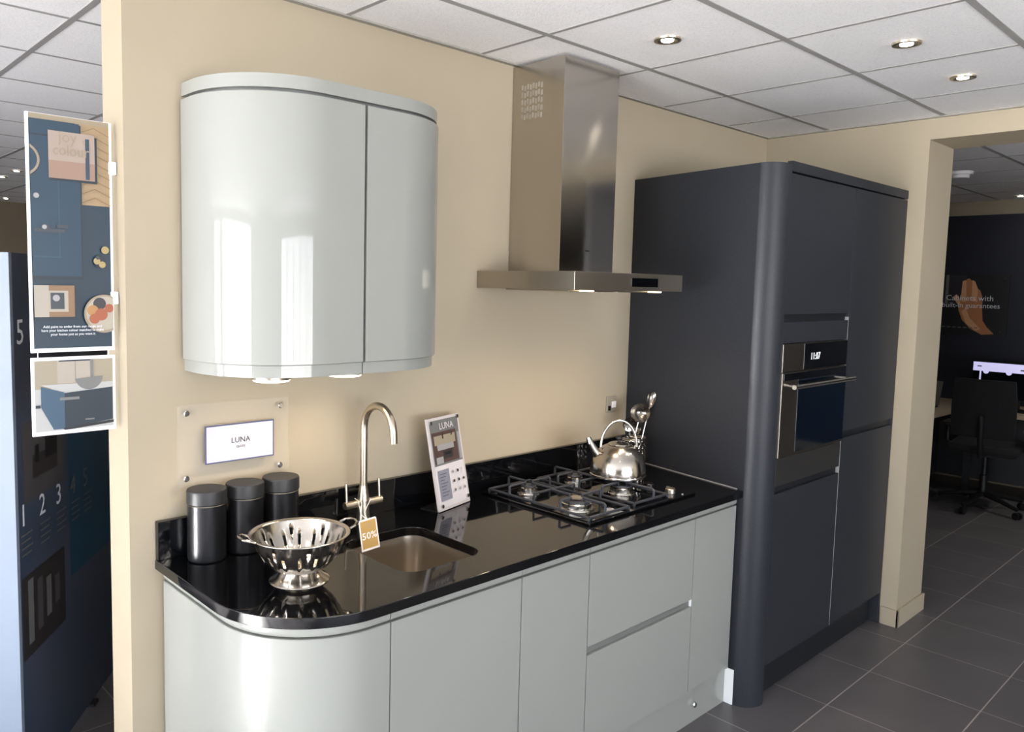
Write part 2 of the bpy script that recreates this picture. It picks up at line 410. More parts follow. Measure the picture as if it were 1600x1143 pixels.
for x, lb in ((0.265, 'left round light glowing under the rounded grey wall cabinet'), (0.515, 'right round light glowing under the wall cabinet above the tap')):
    t = thing('cabinet_light', lb, 'cabinet light', (x, -0.205, 1.459))
    part('housing', t, 'satin_steel', lambda bm: lathe(bm, [(0.060, -0.011), (0.060, 0)], n=36))
    part('lens', t, 'cabinet_lamp_on', lambda bm: lathe(bm, [(0.03, -0.020), (0.050, -0.018), (0.056, -0.0112)], n=36))
    l = bpy.data.lights.new('cabinet_light_beam', 'SPOT'); l.energy = 3.6; l.color = (1, 0.80, 0.58); l.spot_size = radians(150); l.spot_blend = 1; l.shadow_soft_size = 0.04
    o = bpy.data.objects.new('cabinet_light_beam', l); col.objects.link(o); o.location = (0, 0, -0.03); o.parent = t

# ------------------------------------------------------------------ cooker hood
HX0, HX1, HD, HZ0, HZ1 = 1.2603, 1.9274, 0.493, 1.7192, 1.7846
QX0, QX1, QD = 1.433, 1.762, 0.27
t = thing('cooker_hood', 'stainless steel chimney cooker hood on the wall above the hob', 'cooker hood', (1.594, 0, 1.719))
part('canopy', t, 'satin_steel', lambda bm: box(bm, HX0, HX1, -HD, -0.001, HZ0, HZ1, 0.002))
def chim(bm):
    box(bm, QX0, QX1, -QD, -0.001, HZ1-0.002, H-0.012, 0.0015)
ch = part('chimney', t, 'brushed_steel', chim)
def vent(bm):
    for i in range(8):
        for j in range(5):
            y = -0.055-i*0.0145; z = 2.50-j*0.028-0.004*(i % 2)
            box(bm, QX0-0.0012, QX0+0.0002, y-0.005, y+0.005, z-0.010, z+0.010)
part('vent_slots', ch, 'vent_grey', vent, smooth=False)
part('control_panel', t, 'black_glass', lambda bm: box(bm, 1.585, 1.755, -HD-0.003, -HD+0.001, 1.735, 1.768, 0.001))
part('badge', ch, 'graphite_dark', lambda bm: box(bm, 1.585, 1.61, -QD-0.0012, -QD+0.0002, 1.868, 1.874), smooth=False)
for i in range(2): part('filter', t, 'satin_steel', lambda bm: box(bm, HX0+0.06+i*0.28, HX0+0.32+i*0.28, -0.42, -0.10, HZ0-0.006, HZ0+0.001, 0.003))
for x in (1.38, 1.80): part('hood_lamp', t, 'cabinet_lamp_on', lambda bm: lathe(bm, [(0.026, -0.005), (0.026, 0.0005)], (x, -0.45, HZ0), 24))
local(t)
for x in (1.38, 1.80):
    l = bpy.data.lights.new('hood_beam', 'SPOT'); l.energy = 9; l.color = (1, 0.74, 0.50); l.spot_size = radians(140); l.spot_blend = 1; l.shadow_soft_size = 0.03
    o = bpy.data.objects.new('hood_beam', l); col.objects.link(o); o.location = (x-1.594, -0.45, -0.02); o.parent = t

# ------------------------------------------------------------------ worktop
WZ, WB, WD, WR = 0.913, 0.884, 0.689, 0.30
TF = 2.137       # tower side at the front
TB = 2.262       # tower side at the wall
def tx(y): return TB+(TF-TB)*(-y/0.69)
SK = (0.497, 0.80, -0.56, -0.212, 0.06)
def slab():
    cu = bpy.data.curves.new('c', 'CURVE'); cu.dimensions = '2D'; cu.fill_mode = 'BOTH'; cu.extrude = (WZ-WB)/2-0.002; cu.bevel_depth = 0.002; cu.bevel_resolution = 1
    i = 0.002
    outer = [(i, -0.0015-i)]+arc(WR, -WD+WR, WR-i, 180, 270, 24)+[(tx(-WD)-0.0015-i, -WD+i), (TB-0.002-i, -0.0015-i)]
    inner = rrect(SK[0]-i, SK[1]+i, SK[2]-i, SK[3]+i, SK[4], 8)
    for pts in (outer, inner):
        s = cu.splines.new('POLY'); s.points.add(len(pts)-1); s.use_cyclic_u = True
        for k, p in enumerate(pts): s.points[k].co = (p[0], p[1], 0, 1)
    o = bpy.data.objects.new('c', cu); col.objects.link(o)
    dg = bpy.context.evaluated_depsgraph_get(); me = bpy.data.meshes.new_from_object(o.evaluated_get(dg))
    bm = bmesh.new(); bm.from_mesh(me); bmesh.ops.translate(bm, verts=bm.verts, vec=(0, 0, (WZ+WB)/2))
    bmesh.ops.remove_doubles(bm, verts=bm.verts, dist=1e-5)
    bpy.data.objects.remove(o); bpy.data.curves.remove(cu); bpy.data.meshes.remove(me)
    return bm
t = thing('worktop', 'polished black granite worktop with rounded left corner and upstand', 'worktop', (1.1, -0.34, WB))
link('slab', slab(), 'granite', t, ang=50)
part('upstand', t, 'granite', lambda bm: box(bm, 0.002, TB-0.004, -0.022, -0.0015, WZ+0.0005, 1.028, 0.0015))
part('sealant', t, 'p_pale', lambda bm: prism(bm, [(tx(-0.03)-0.004, -0.03), (tx(-0.66)-0.004, -0.66), (tx(-0.66)-0.0012, -0.66), (tx(-0.03)-0.0012, -0.03)], WZ+0.0003, WZ+0.004), smooth=False)
local(t)

# sink
def bowl(bm):
    x0, x1, y0, y1, r = SK
    levels = [(0.010, WB-0.0005, 0.0), (0.0, WB-0.0006, 0.0), (-0.003, WB-0.02, 0), (-0.010, 0.80, 0), (-0.016, 0.745, 0.0), (-0.030, 0.728, 0), (-0.055, 0.722, 0)]
    rings = []
    for off, z, _ in levels:
        rings.append([bm.verts.new((x, y, z)) for x, y in rrect(x0-off, x1+off, y0-off, y1+off, max(r+off, 0.02), 8)])
    for a, c in zip(rings, rings[1:]):
        n = len(a)
        for k in range(n): bm.faces.new((a[k], a[(k+1) % n], c[(k+1) % n], c[k]))
    bm.faces.new(rings[-1])
t = thing('sink', 'square undermounted stainless steel sink bowl in the black worktop', 'sink', (0.65, -0.386, 0.72))
part('bowl', t, 'sink_steel', bowl, ang=60)
part('drain', t, 'chrome', lambda bm: lathe(bm, [(0.012, 0.7245), (0.030, 0.7225), (0.042, 0.726), (0.045, 0.7225)], (0.65, -0.386, 0), 32))
local(t)

# ------------------------------------------------------------------ base cabinets
DF, DZT, DZB, FR = 0.665, 0.848, 0.1526, 0.28
fx0 = 0.02
def jrail(path, name, t):
    # recessed rounded grip between door and worktop
    pf = [(-0.006, 0.8500), (0.000, 0.8496), (0.006, 0.8512), (0.0105, 0.8555), (0.0125, 0.862), (0.0125, 0.870), (0.010, 0.8825), (-0.006, 0.8825)]
    part(name, t, 'gloss_grey', lambda bm: sweep(bm, path, pf))
def base_unit(x0, x1, label, kind='door'):
    t = thing('base_cabinet', label, 'base cabinet', ((x0+x1)/2, -0.33, 0.15))
    part('carcass', t, 'carcass_grey', lambda bm: box(bm, x0+0.001, x1-0.001, -DF+0.022, -0.03, 0.152, 0.70 if kind == 'sink' else 0.8825))
    if kind == 'sink':
        part('front_rail', t, 'carcass_grey', lambda bm: box(bm, x0+0.001, x1-0.001, -DF+0.022, -DF+0.04, 0.7005, 0.8825))
    jrail([(x0+0.0008, -DF+0.013), (x1-0.0008, -DF+0.013)], 'handle_rail', t)
    if kind == 'drawers':
        part('drawer', t, 'gloss_grey', lambda bm: box(bm, x0+0.0015, x1-0.0015, -DF, -DF+0.018, 0.529, DZT, 0.0016))
        part('handle_rail', t, 'carcass_grey', lambda bm: box(bm, x0+0.002, x1-0.006, -DF+0.010, -DF+0.02, 0.5005, 0.528, 0.001))
        part('drawer', t, 'gloss_grey', lambda bm: box(bm, x0+0.0015, x1-0.0015, -DF, -DF+0.018, DZB, 0.4995, 0.0016))
        part('rail_end_cap', t, 'white_gloss', lambda bm: box(bm, x1-0.0055, x1-0.0015, -DF+0.001, -DF+0.018, 0.5002, 0.5285, 0.0008))
    else:
        part('door', t, 'gloss_grey', lambda bm: box(bm, x0+0.0015, x1-0.0015, -DF, -DF+0.018, DZB, DZT, 0.0016))
    local(t); return t
t = thing('corner_cabinet', 'base cabinet with curved gloss door at the rounded worktop end', 'base cabinet', (0.19, -0.33, 0.15))
def cpath(ins): return [(fx0+ins, -0.012), (fx0+ins, -0.2)]+arc(fx0+FR, -DF+FR, FR-ins, 180, 270, 22)+[(0.3575, -DF+ins)]
part('carcass', t, 'carcass_grey', lambda bm: prism(bm, [(x, y) for x, y in cpath(0.022)]+[(0.3585, -0.012)], 0.152, 0.8825))
dq = [(0, DZB+0.0016), (0.0016, DZB), (0.0164, DZB), (0.018, DZB+0.0016), (0.018, DZT-0.0016), (0.0164, DZT), (0.0016, DZT), (0, DZT-0.0016)]
part('curved_door', t, 'gloss_grey', lambda bm: sweep(bm, cpath(0.018), dq))
jrail(cpath(0.013), 'handle_rail', t)
local(t)
base_unit(0.36, 0.856, 'pale grey gloss base cabinet directly below the sink', 'sink')
base_unit(0.8565, 1.182, 'narrow pale grey base cabinet between sink cabinet and drawers')
base_unit(1.1825, 1.824, 'pale grey base cabinet with two wide drawers under the hob', 'drawers')
base_unit(1.8245, 2.133, 'pale grey base cabinet beside the dark tall cabinet')
t = thing('plinth', 'grey kickboard running along the floor under the base cabinets', 'kickboard', (1.1, -0.62, 0))
part('board', t, 'gloss_grey', lambda bm: sweep(bm, [(0.045, -0.012), (0.045, -0.2)]+arc(fx0+FR, -DF+FR, FR-0.025, 180, 270, 20)+[(2.129, -DF+0.025)], [(0, 0.0005), (0.012, 0.0005), (0.012, 0.1505), (0, 0.1505)]))
part('door_stop', t, 'chrome', lambda bm: lathe(bm, [(0.009, -0.668), (0.013, -0.664), (0.013, -0.6525)], (1.885, 0, 0.078), 20, axis='Y'))
local(t)

# ------------------------------------------------------------------ tall units
TY = -0.77; TZ = 2.235; SEAM = 2.868; PX1 = 2.240
t = thing('oven_tower', 'dark graphite tall cabinet housing the oven with a rounded corner post', 'tall cabinet', (2.5, -0.38, 0))
part('side_panel', t, 'graphite', lambda bm: prism(bm, [(TB, -0.0012), (TF, -0.69), (TF+0.02, -0.69), (TB+0.02, -0.0012)], 0.0, TZ))
def post(bm):
    pts = [(TF, -0.6905)]+[(TF+0.092*(1-cos(a)), -0.69-0.08*sin(a)) for a in [k*pi/2/14 for k in range(15)]]+[(PX1, TY), (PX1, -0.6905)]
    q = []
    for p in pts:
        if not q or (abs(p[0]-q[-1][0])+abs(p[1]-q[-1][1])) > 1e-4: q.append(p)
    prism(bm, q, 0.0, TZ)
part('corner_post', t, 'graphite', post)
part('carcass', t, 'graphite_dark', lambda bm: box(bm, TB+0.022, SEAM-0.001, TY+0.024, -0.002, 0.165, 2.20))
part('top_door', t, 'graphite', lambda bm: box(bm, PX1+0.002, SEAM-0.0015, TY, TY+0.02, 1.637, 2.198, 0.0016))
part('handle_recess', t, 'graphite_dark', lambda bm: box(bm, PX1+0.002, SEAM-0.010, TY+0.012, TY+0.022, 1.606, 1.6365, 0.001))
part('filler_panel', t, 'graphite', lambda bm: box(bm, PX1+0.002, SEAM-0.0015, TY, TY+0.02, 1.519, 1.6055, 0.0016))
part('lower_panel', t, 'panel_grey', lambda bm: box(bm, PX1+0.002, SEAM-0.0015, TY, TY+0.02, 0.928, 1.044, 0.0016))
part('handle_recess', t, 'graphite_dark', lambda bm: box(bm, PX1+0.002, SEAM-0.010, TY+0.012, TY+0.022, 0.897, 0.9275, 0.001))
part('bottom_door', t, 'graphite', lambda bm: box(bm, PX1+0.002, SEAM-0.0015, TY, TY+0.02, 0.165, 0.8965, 0.0016))
part('plinth_return', t, 'white_gloss', lambda bm: box(bm, 2.130, TF-0.0006, -0.690, -0.6385, 0.0005, 0.151, 0.001))
local(t)
t = thing('fridge_tower', 'dark graphite tall cabinet with two doors beside the cream pillar', 'tall cabinet', (3.18, -0.38, 0))
part('carcass', t, 'graphite_dark', lambda bm: box(bm, SEAM, 3.485, TY+0.024, -0.002, 0.165, 2.20))
part('edge_strip', t, 'grid_metal', lambda bm: box(bm, SEAM-0.0013, SEAM+0.0013, TY-0.0006, TY+0.02, 0.166, 1.62))
part('upper_door', t, 'graphite', lambda bm: box(bm, SEAM+0.0015, 3.486, TY, TY+0.02, 1.090, 2.198, 0.0016))
part('handle_recess', t, 'graphite_dark', lambda bm: box(bm, SEAM+0.008, 3.486, TY+0.012, TY+0.022, 1.058, 1.0895, 0.001))
part('lower_door', t, 'graphite', lambda bm: box(bm, SEAM+0.0015, 3.486, TY, TY+0.02, 0.165, 1.0575, 0.0016))
part('end_panel', t, 'graphite', lambda bm: box(bm, 3.4875, XR-0.002, TY+0.002, -0.002, 0.0, 2.20, 0.001))
local(t)
t = thing('cornice', 'flat graphite cornice strip along the top of the tall cabinets', 'cornice', (2.87, -0.38, 2.2))
part('front_strip', t, 'graphite', lambda bm: box(bm, PX1+0.001, XR-0.002, TY, TY+0.022, 2.2055, TZ+0.012, 0.0016))
part('top_board', t, 'graphite', lambda bm: box(bm, TB+0.024, XR-0.002, TY+0.0225, -0.002, 2.2055, TZ, 0.001))
local(t)
t = thing('plinth', 'dark kickboard with air vent under the graphite tall cabinets', 'kickboard', (2.87, -0.7, 0))
part('board', t, 'graphite_dark', lambda bm: box(bm, PX1+0.002, 3.47, -0.722, -0.706, 0.0005, 0.1645, 0.001))
def grille(bm):
    box(bm, 2.80, 3.30, -0.726, -0.7225, 0.128, 0.140)
    for i in range(19): box(bm, 2.80+i*0.027, 2.804+i*0.027, -0.726, -0.7225, 0.140, 0.160)
part('vent_grille', t, 'p_print', grille, smooth=False)
local(t)
# oven
t = thing('oven', 'built-in oven with dark glass door and steel bar handle in the graphite tower', 'oven', (2.56, -0.78, 1.047))
OX0, OX1, OZ0, OZ1 = PX1+0.003, SEAM-0.003, 1.047, 1.516
part('control_panel', t, 'dark_steel', lambda bm: box(bm, OX0, OX1, TY-0.004, TY+0.02, 1.402, OZ1, 0.0015))
part('display', t, 'black_glass', lambda bm: box(bm, 2.43, OX1-0.004, TY-0.0055, TY-0.0035, 1.404, 1.513, 0.0006))
def digits(bm): text_bm(bm, '11:07', 0.042, (2.535, TY-0.0057, 1.456), (1,0,0), (0,0,1))
part('clock', t, 'clock_glow', digits, smooth=False)
def odoor(bm): box(bm, OX0, OX1, TY-0.006, TY+0.018, OZ0, 1.3985, 0.0015)
od = part('door', t, 'dark_steel', odoor)
part('glass', od, 'blue_glass', lambda bm: box(bm, 2.385, OX1-0.004, TY-0.0075, TY-0.0055, OZ0+0.012, 1.395, 0.0006))
part('top_glass', od, 'black_glass', lambda bm: box(bm, OX0+0.01, OX1-0.01, TY-0.0082, TY-0.0058, 1.366, 1.3945, 0.0006))
def oh(bm):
    tube(bm, [(OX0+0.015, TY-0.050, 1.345), (OX1-0.015, TY-0.050, 1.345)], 0.0095, 14)
    for x in (OX0+0.05, OX1-0.05): tube(bm, [(x, TY-0.006, 1.345), (x, TY-0.05, 1.345)], 0.007, 10)
part('handle', od, 'steel', oh)
local(t)

# ------------------------------------------------------------------ tap with price tag
TX, TYY = 0.672, -0.090
t = thing('kitchen_tap', 'brushed nickel swan-neck mixer tap behind the sink', 'tap', (TX, TYY, WZ+0.0006))
part('body', t, 'nickel', lambda bm: lathe(bm, [(0.026, 0), (0.027, 0.004), (0.0235, 0.008), (0.021, 0.05), (0.0205, 0.08), (0.019, 0.10), (0.0135, 0.128), (0.0125, 0.135)], n=28))
ax = Vector((1, 0, 0)).normalized()
sp = [Vector((0, 0, 0.12+0.02*k)) for k in range(13)]
R_ = 0.084; dirn = Vector((-0.02, -1, 0)).normalized()
for k in range(1, 25):
    a = pi*k/24*0.97; sp.append(Vector((0, 0, 0.36-0.03))+dirn*(R_-R_*cos(a))+Vector((0, 0, R_*sin(a))))
sp = [p if i > 12 else Vector((0, 0, 0.12+(0.21)*i/12)) for i, p in enumerate(sp)]
e = sp[-1]; sp += [e+Vector((0.002, 0, -0.035))]
part('spout', t, 'nickel', lambda bm: tube(bm, sp, 0.0128, 18))
for s in (-1, 1):
    def lev(bm):
        tube(bm, [ax*0.014*s+Vector((0, 0, 0.072)), ax*0.075*s+Vector((0, 0, 0.072+0.0*s))], [0.0125, 0.0125], 16)
    lv = part('valve_arm', t, 'nickel', lev)
    part('lever', lv, 'nickel', lambda bm: tube(bm, [ax*0.067*s+Vector((0, 0, 0.080)), ax*0.067*s+Vector((0, 0.004, 0.146))], 0.0048, 10))
t = thing('price_tag', 'gold sale tag with white border hanging from the tap on string', 'price tag', (0.62, -0.22, 0.93))
TL, TR_, BL_ = Vector((0.585, -0.188, 0.961)), Vector((0.653, -0.190, 0.966)), Vector((0.549, -0.262, 0.885))
tu, tv = TR_-TL, BL_-TL; tn = tv.cross(tu).normalized()
def card(bm):
    pts = [TL+tu*a+tv*b_ for a, b_ in ((0.06,0),(0.94,0),(1,0.04),(1,1),(0,1),(0,0.04))]
    lo = [bm.verts.new(p-tn*0.0016) for p in pts]; hi = [bm.verts.new(p) for p in pts]; n = len(pts)
    bm.faces.new(lo[::-1]); bm.faces.new(hi)
    for k in range(n): bm.faces.new((lo[k], lo[(k+1) % n], hi[(k+1) % n], hi[k]))
part('card', t, 'white_paper', card, smooth=False)
def tagprint(bm):
    f = Flat(bm, TL, TR_, BL_)
    f.rect(0.07, 0.06, 0.93, 0.94, 0)
    f.rect(0.30, 0.17, 0.70, 0.20, 2); f.rect(0.36, 0.26, 0.62, 0.285, 2); f.text('50%', 0.5, 0.56, 0.034, 1)
part('print', t, ['tag_gold', 'ink_white', 'p_tan'], tagprint, smooth=False, rec=False)
mid = TL+tu*0.5+tv*0.05
part('string', t, 'white_plastic', lambda bm: [tube(bm, [mid, mid+Vector((-0.012, 0.02, 0.016)), Vector((TX-0.027, TYY-0.01, WZ+0.084)), Vector((TX-0.022, TYY+0.018, WZ+0.087))], 0.0013, 6),
     tube(bm, [mid, mid+Vector((0.008, 0.03, 0.018)), Vector((TX+0.020, TYY-0.016, WZ+0.086)), Vector((TX+0.022, TYY+0.014, WZ+0.087))], 0.0013, 6)])
local(t)

# ------------------------------------------------------------------ canisters
def canister(x, y, label):
    t = thing('canister', label, 'canister', (x, y, WZ+0.0006), 0, 'black storage canisters')
    part('body', t, 'canister_black', lambda bm: lathe(bm, [(0.050, 0), (0.054, 0.003), (0.055, 0.008), (0.055, 0.168)], n=48))
    part('lid', t, 'canister_lid', lambda bm: lathe(bm, [(0.0555, 0.169), (0.0572, 0.171), (0.0572, 0.204), (0.055, 0.2085), (0.048, 0.2095)], n=48))
    part('lid_ring', t, 'satin_steel', lambda bm: lathe(bm, [(0.0562, 0.1655), (0.0568, 0.1665), (0.0562, 0.1675)], n=48, close=True))
canister(0.122, -0.084, 'leftmost of the three black lidded canisters, nearest the worktop end')
canister(0.243, -0.083, 'middle of the three black lidded canisters')
canister(0.364, -0.082, 'rightmost of the three black lidded canisters')

# ------------------------------------------------------------------ colander
t = thing('colander', 'polished steel footed colander with slots and two handles on the worktop', 'colander', (0.247, -0.395, WZ+0.0006), radians(-10))
def cbowl(bm):
    n = 160
    prof = [(0.050, 0.030), (0.072, 0.038), (0.082, 0.046), (0.098, 0.064), (0.113, 0.090), (0.120, 0.108), (0.125, 0.126), (0.127, 0.130), (0.137, 0.132), (0.139, 0.130)]
    rings = [[bm.verts.new((r*cos(2*pi*k/n), r*sin(2*pi*k/n), z)) for k in range(n)] for r, z in prof]
    for i in range(len(rings)-1):
        for k in range(n):
            if i == 3 and k % 10 in (0, 1): continue          # long slots
            if i == 4 and (k+5) % 20 in (0, 1): continue          # small holes lower down
            if i == 1 and (k) % 16 in (0, 1): continue
            bm.faces.new((rings[i][k], rings[i][(k+1) % n], rings[i+1][(k+1) % n], rings[i+1][k]))
    bm.faces.new(rings[0][::-1])
bo = part('bowl', t, 'mirror_steel', cbowl, ang=60)
sm = bo.modifiers.new('thickness', 'SOLIDIFY'); sm.thickness = 0.0012
part('foot', t, 'mirror_steel', lambda bm: lathe(bm, [(0.052, 0.0295), (0.056, 0.022), (0.066, 0.012), (0.080, 0.004), (0.083, 0.0), (0.079, 0.0008), (0.064, 0.009), (0.052, 0.021)], n=48, close=True))
for s in (-1, 1):
    def hd(bm):
        pts = [(s*0.134, -0.036, 0.131), (s*0.150, -0.034, 0.137), (s*0.163, -0.022, 0.140), (s*0.166, 0, 0.141), (s*0.163, 0.022, 0.140), (s*0.150, 0.034, 0.137), (s*0.134, 0.036, 0.131)]
        tube(bm, pts, 0.0036, 8)
    part('handle', t, 'mirror_steel', hd)

# ------------------------------------------------------------------ counter sign stand
t = thing('display_stand', 'leaning acrylic leaflet stand with kitchen photo beside the sink', 'sign stand', (1.05, -0.10, WZ))
bl, br_ = Vector((0.955, -0.160, WZ+0.003)), Vector((1.148, -0.112, WZ+0.003))
ud = (br_-bl).normalized(); back = Vector((-ud.y, ud.x, 0)); lean = (Vector((0, 0, 1))*0.982+back*0.19).normalized()
HL = 0.335
tl = bl+lean*HL-ud*0.004; tr = br_+lean*HL-ud*0.004
nf = ud.cross(lean).normalized()
def slabq(bm, q, th, nrm):
    lo = [bm.verts.new(p-nrm*th) for p in q]; hi = [bm.verts.new(p) for p in q]; n = len(q)
    bm.faces.new(lo[::-1]); bm.faces.new(hi)
    for k in range(n): bm.faces.new((lo[k], lo[(k+1) % n], hi[(k+1) % n], hi[k]))
part('panel', t, 'acrylic_white', lambda bm: slabq(bm, [bl, br_, tr, tl], 0.008, nf), smooth=False)
def foot(bm):
    q = [bl-nf*0.001, br_-nf*0.001, br_+back*0.085-nf*0.001, bl+back*0.085-nf*0.001]
    slabq(bm, [p+Vector((0, 0, 0.001)) for p in q], 0.003, Vector((0, 0, 1)))
part('foot', t, 'black_plastic', foot, smooth=False)
def sheet(bm):
    f = Flat(bm, tl, tr, bl)
    f.rect(0.05, 0.03, 0.95, 0.97, 0)
    f.rect(0.05, 0.03, 0.95, 0.52, 7)
    f.rect(0.08, 0.16, 0.84, 0.50, 2)
    f.rect(0.13, 0.20, 0.80, 0.30, 3); f.rect(0.20, 0.30, 0.72, 0.36, 4); f.rect(0.35, 0.37, 0.66, 0.46, 5); f.rect(0.40, 0.39, 0.60, 0.42, 6)
    f.rect(0.12, 0.43, 0.34, 0.50, 4); f.rect(0.86, 0.20, 0.93, 0.50, 4); f.rect(0.38, 0.18, 0.42, 0.24, 5); f.rect(0.66, 0.18, 0.70, 0.22, 5)
    f.text('LUNA', 0.55, 0.105, 0.034, 0)
    f.rect(0.10, 0.57, 0.44, 0.90, 1)
    for i in range(8): f.rect(0.13, 0.61+i*0.033, 0.36-0.04*(i % 3), 0.617+i*0.033, 8)
    for i in range(3):
        for j in range(3):
            f.disc(0.55+0.15*i, 0.62+0.10*j, 0.028, [4, 6, 0, 2, 6, 2, 7, 4, 1][j*3+i])
part('print', t, ['white_paper', 'p_lilac', 'p_brown', 'p_tile', 'p_pale', 'p_print_dim', 'ink_black', 'p_grey', 'ink'], sheet, smooth=False, rec=False)
for a, c in ((0.08, 0.05), (0.93, 0.03), (0.09, 0.95), (0.92, 0.93)):
    p = tl+(tr-tl)*a+(bl-tl)*c+nf*0.001
    part('screw', t, 'steel', lambda bm: tube(bm, [p, p+nf*0.006], 0.007, 14))
local(t)

# ------------------------------------------------------------------ clear wall plaque
t = thing('wall_plaque', 'clear acrylic plaque with white name card fixed to the wall by the cabinet', 'plaque', (0.245, 0, 1.24))
part('acrylic_panel', t, 'acrylic', lambda bm: box(bm, 0.062, 0.425, -0.026, -0.021, 1.118, 1.362, 0.001))
part('name_card', t, ['frame_blue', 'card_stock'], lambda bm: [box(bm, 0.143, 0.369, -0.029, -0.0262, 1.178, 1.294), box(bm, 0.147, 0.365, -0.0295, -0.0289, 1.182, 1.290, 0, 1)], smooth=False)
def lt(bm):
    text_bm(bm, 'LUNA', 0.024, (0.256, -0.0297, 1.242), (1,0,0), (0,0,1)); text_bm(bm, 'GLOSS', 0.010, (0.256, -0.0297, 1.222), (1,0,0), (0,0,1))
part('lettering', t, 'ink_black', lt, smooth=False)
for x, z in ((0.088, 1.338), (0.394, 1.336), (0.086, 1.144), (0.392, 1.144)):
    part('standoff', t, 'chrome', lambda bm: lathe(bm, [(0.007, -0.031), (0.009, -0.029), (0.009, -0.0265), (0.006, -0.0205), (0.006, -0.001)], (x, 0, z), 18, axis='Y'))
local(t)
t = thing('wall_switch', 'small chrome switched outlet on the wall behind the kettle', 'wall switch', (2.14, 0, 1.185))
part('plate', t, 'vent_grey', lambda bm: box(bm, 2.104, 2.178, -0.007, -0.001, 1.148, 1.222, 0.003))
part('switch', t, 'white_plastic', lambda bm: box(bm, 2.136, 2.168, -0.013, -0.0085, 1.168, 1.198, 0.002))
part('fuse', t, 'black_plastic', lambda bm: box(bm, 2.112, 2.130, -0.011, -0.0085, 1.156, 1.178, 0.001))
local(t)

# ------------------------------------------------------------------ gas hob
t = thing('gas_hob', 'black glass gas hob with four burners and iron pan supports', 'hob', (1.585, -0.325, WZ))
GX0, GX1, GY0, GY1 = 1.258, 1.925, -0.598, -0.052
part('glass', t, 'black_glass', lambda bm: box(bm, GX0, GX1, GY0, GY1, WZ+0.0004, WZ+0.009, 0.003))
BN = [(1.375, -0.44, 0.056), (1.392, -0.185, 0.034), (1.672, -0.185, 0.034), (1.690, -0.410, 0.044)]
for x, y, r in BN:
    bn = part('burner', t, 'steel', lambda bm: lathe(bm, [(r+0.012, WZ+0.0095), (r+0.010, WZ+0.014), (r, WZ+0.016), (r, WZ+0.030), (r-0.004, WZ+0.033)], (x, y, 0), 36))
    part('cap', bn, 'cast_iron', lambda bm: lathe(bm, [(r-0.006, WZ+0.0332), (r-0.004, WZ+0.036), (r-0.007, WZ+0.041), (r-0.016, WZ+0.0425)], (x, y, 0), 36))
    if r > 0.05:
        part('flame_ring', bn, 'steel', lambda bm: lathe(bm, [(0.020, WZ+0.0427), (0.030, WZ+0.047), (0.024, WZ+0.050)], (x, y, 0), 28))
PZ = WZ+0.052
def support(x0, x1, y0, y1, centres):
    def f(bm):
        q = [(x0, y0), (x1, y0), (x1, y1), (x0, y1)]
        zl = WZ+0.018
        for k in range(4):
            a, c = q[k], q[(k+1) % 4]
            tube(bm, [(a[0], a[1], zl), (c[0], c[1], zl)], 0.0052, 8)
        for x, y in q: tube(bm, [(x, y, zl), (x, y, WZ+0.0095)], 0.006, 8)
        for cx, cy, r in centres:
            g_ = r*0.55
            for dx, dy in ((1,0),(-1,0),(0,1),(0,-1)):
                if dx: ex = x1 if dx > 0 else x0; ey = cy
                else: ex = cx; ey = y1 if dy > 0 else y0
                if not dx and abs(ey-cy) > 0.17: ey = cy+dy*0.125
                pts = [(ex, ey, zl), (ex, ey, PZ-0.004), (ex-dx*0.006, ey-dy*0.006, PZ), (cx+dx*g_, cy+dy*g_, PZ), (cx+dx*(g_+0.002), cy+dy*(g_+0.002), PZ-0.014)]
                if not dx and abs(ey-(y1 if dy > 0 else y0)) > 0.02: pts = [(ex, ey, PZ-0.002)]+pts[2:]
                tube(bm, pts, 0.0050, 8)
        ym = (centres[0][1]+centres[1][1])/2
        tube(bm, [(x0, ym, zl), (x0, ym, PZ-0.002), (x1, ym, PZ-0.002), (x1, ym, zl)], 0.0050, 8)
    return f
part('pan_support', t, 'cast_iron', support(1.285, 1.515, -0.572, -0.075, [BN[0], BN[1]]))
part('pan_support', t, 'cast_iron', support(1.565, 1.780, -0.560, -0.075, [BN[3], BN[2]]))
for x, y, k in ((1.842, -0.235, 0), (1.842, -0.335, 0), (1.842, -0.435, 0), (1.842, -0.535, 1)):
    kb = part('control_knob', t, 'satin_steel' if k else 'black_plastic', lambda bm: [lathe(bm, [(0.021, WZ+0.0093), (0.020, WZ+0.024), (0.017, WZ+0.027)], (x, y, 0), 28), box(bm, x-0.004, x+0.004, y-0.018, y+0.018, WZ+0.0272, WZ+0.032, 0.001)])
part('indicator', t, 'steel', lambda bm: lathe(bm, [(0.006, WZ+0.0093), (0.006, WZ+0.012)], (1.862, -0.578, 0), 14))
local(t)

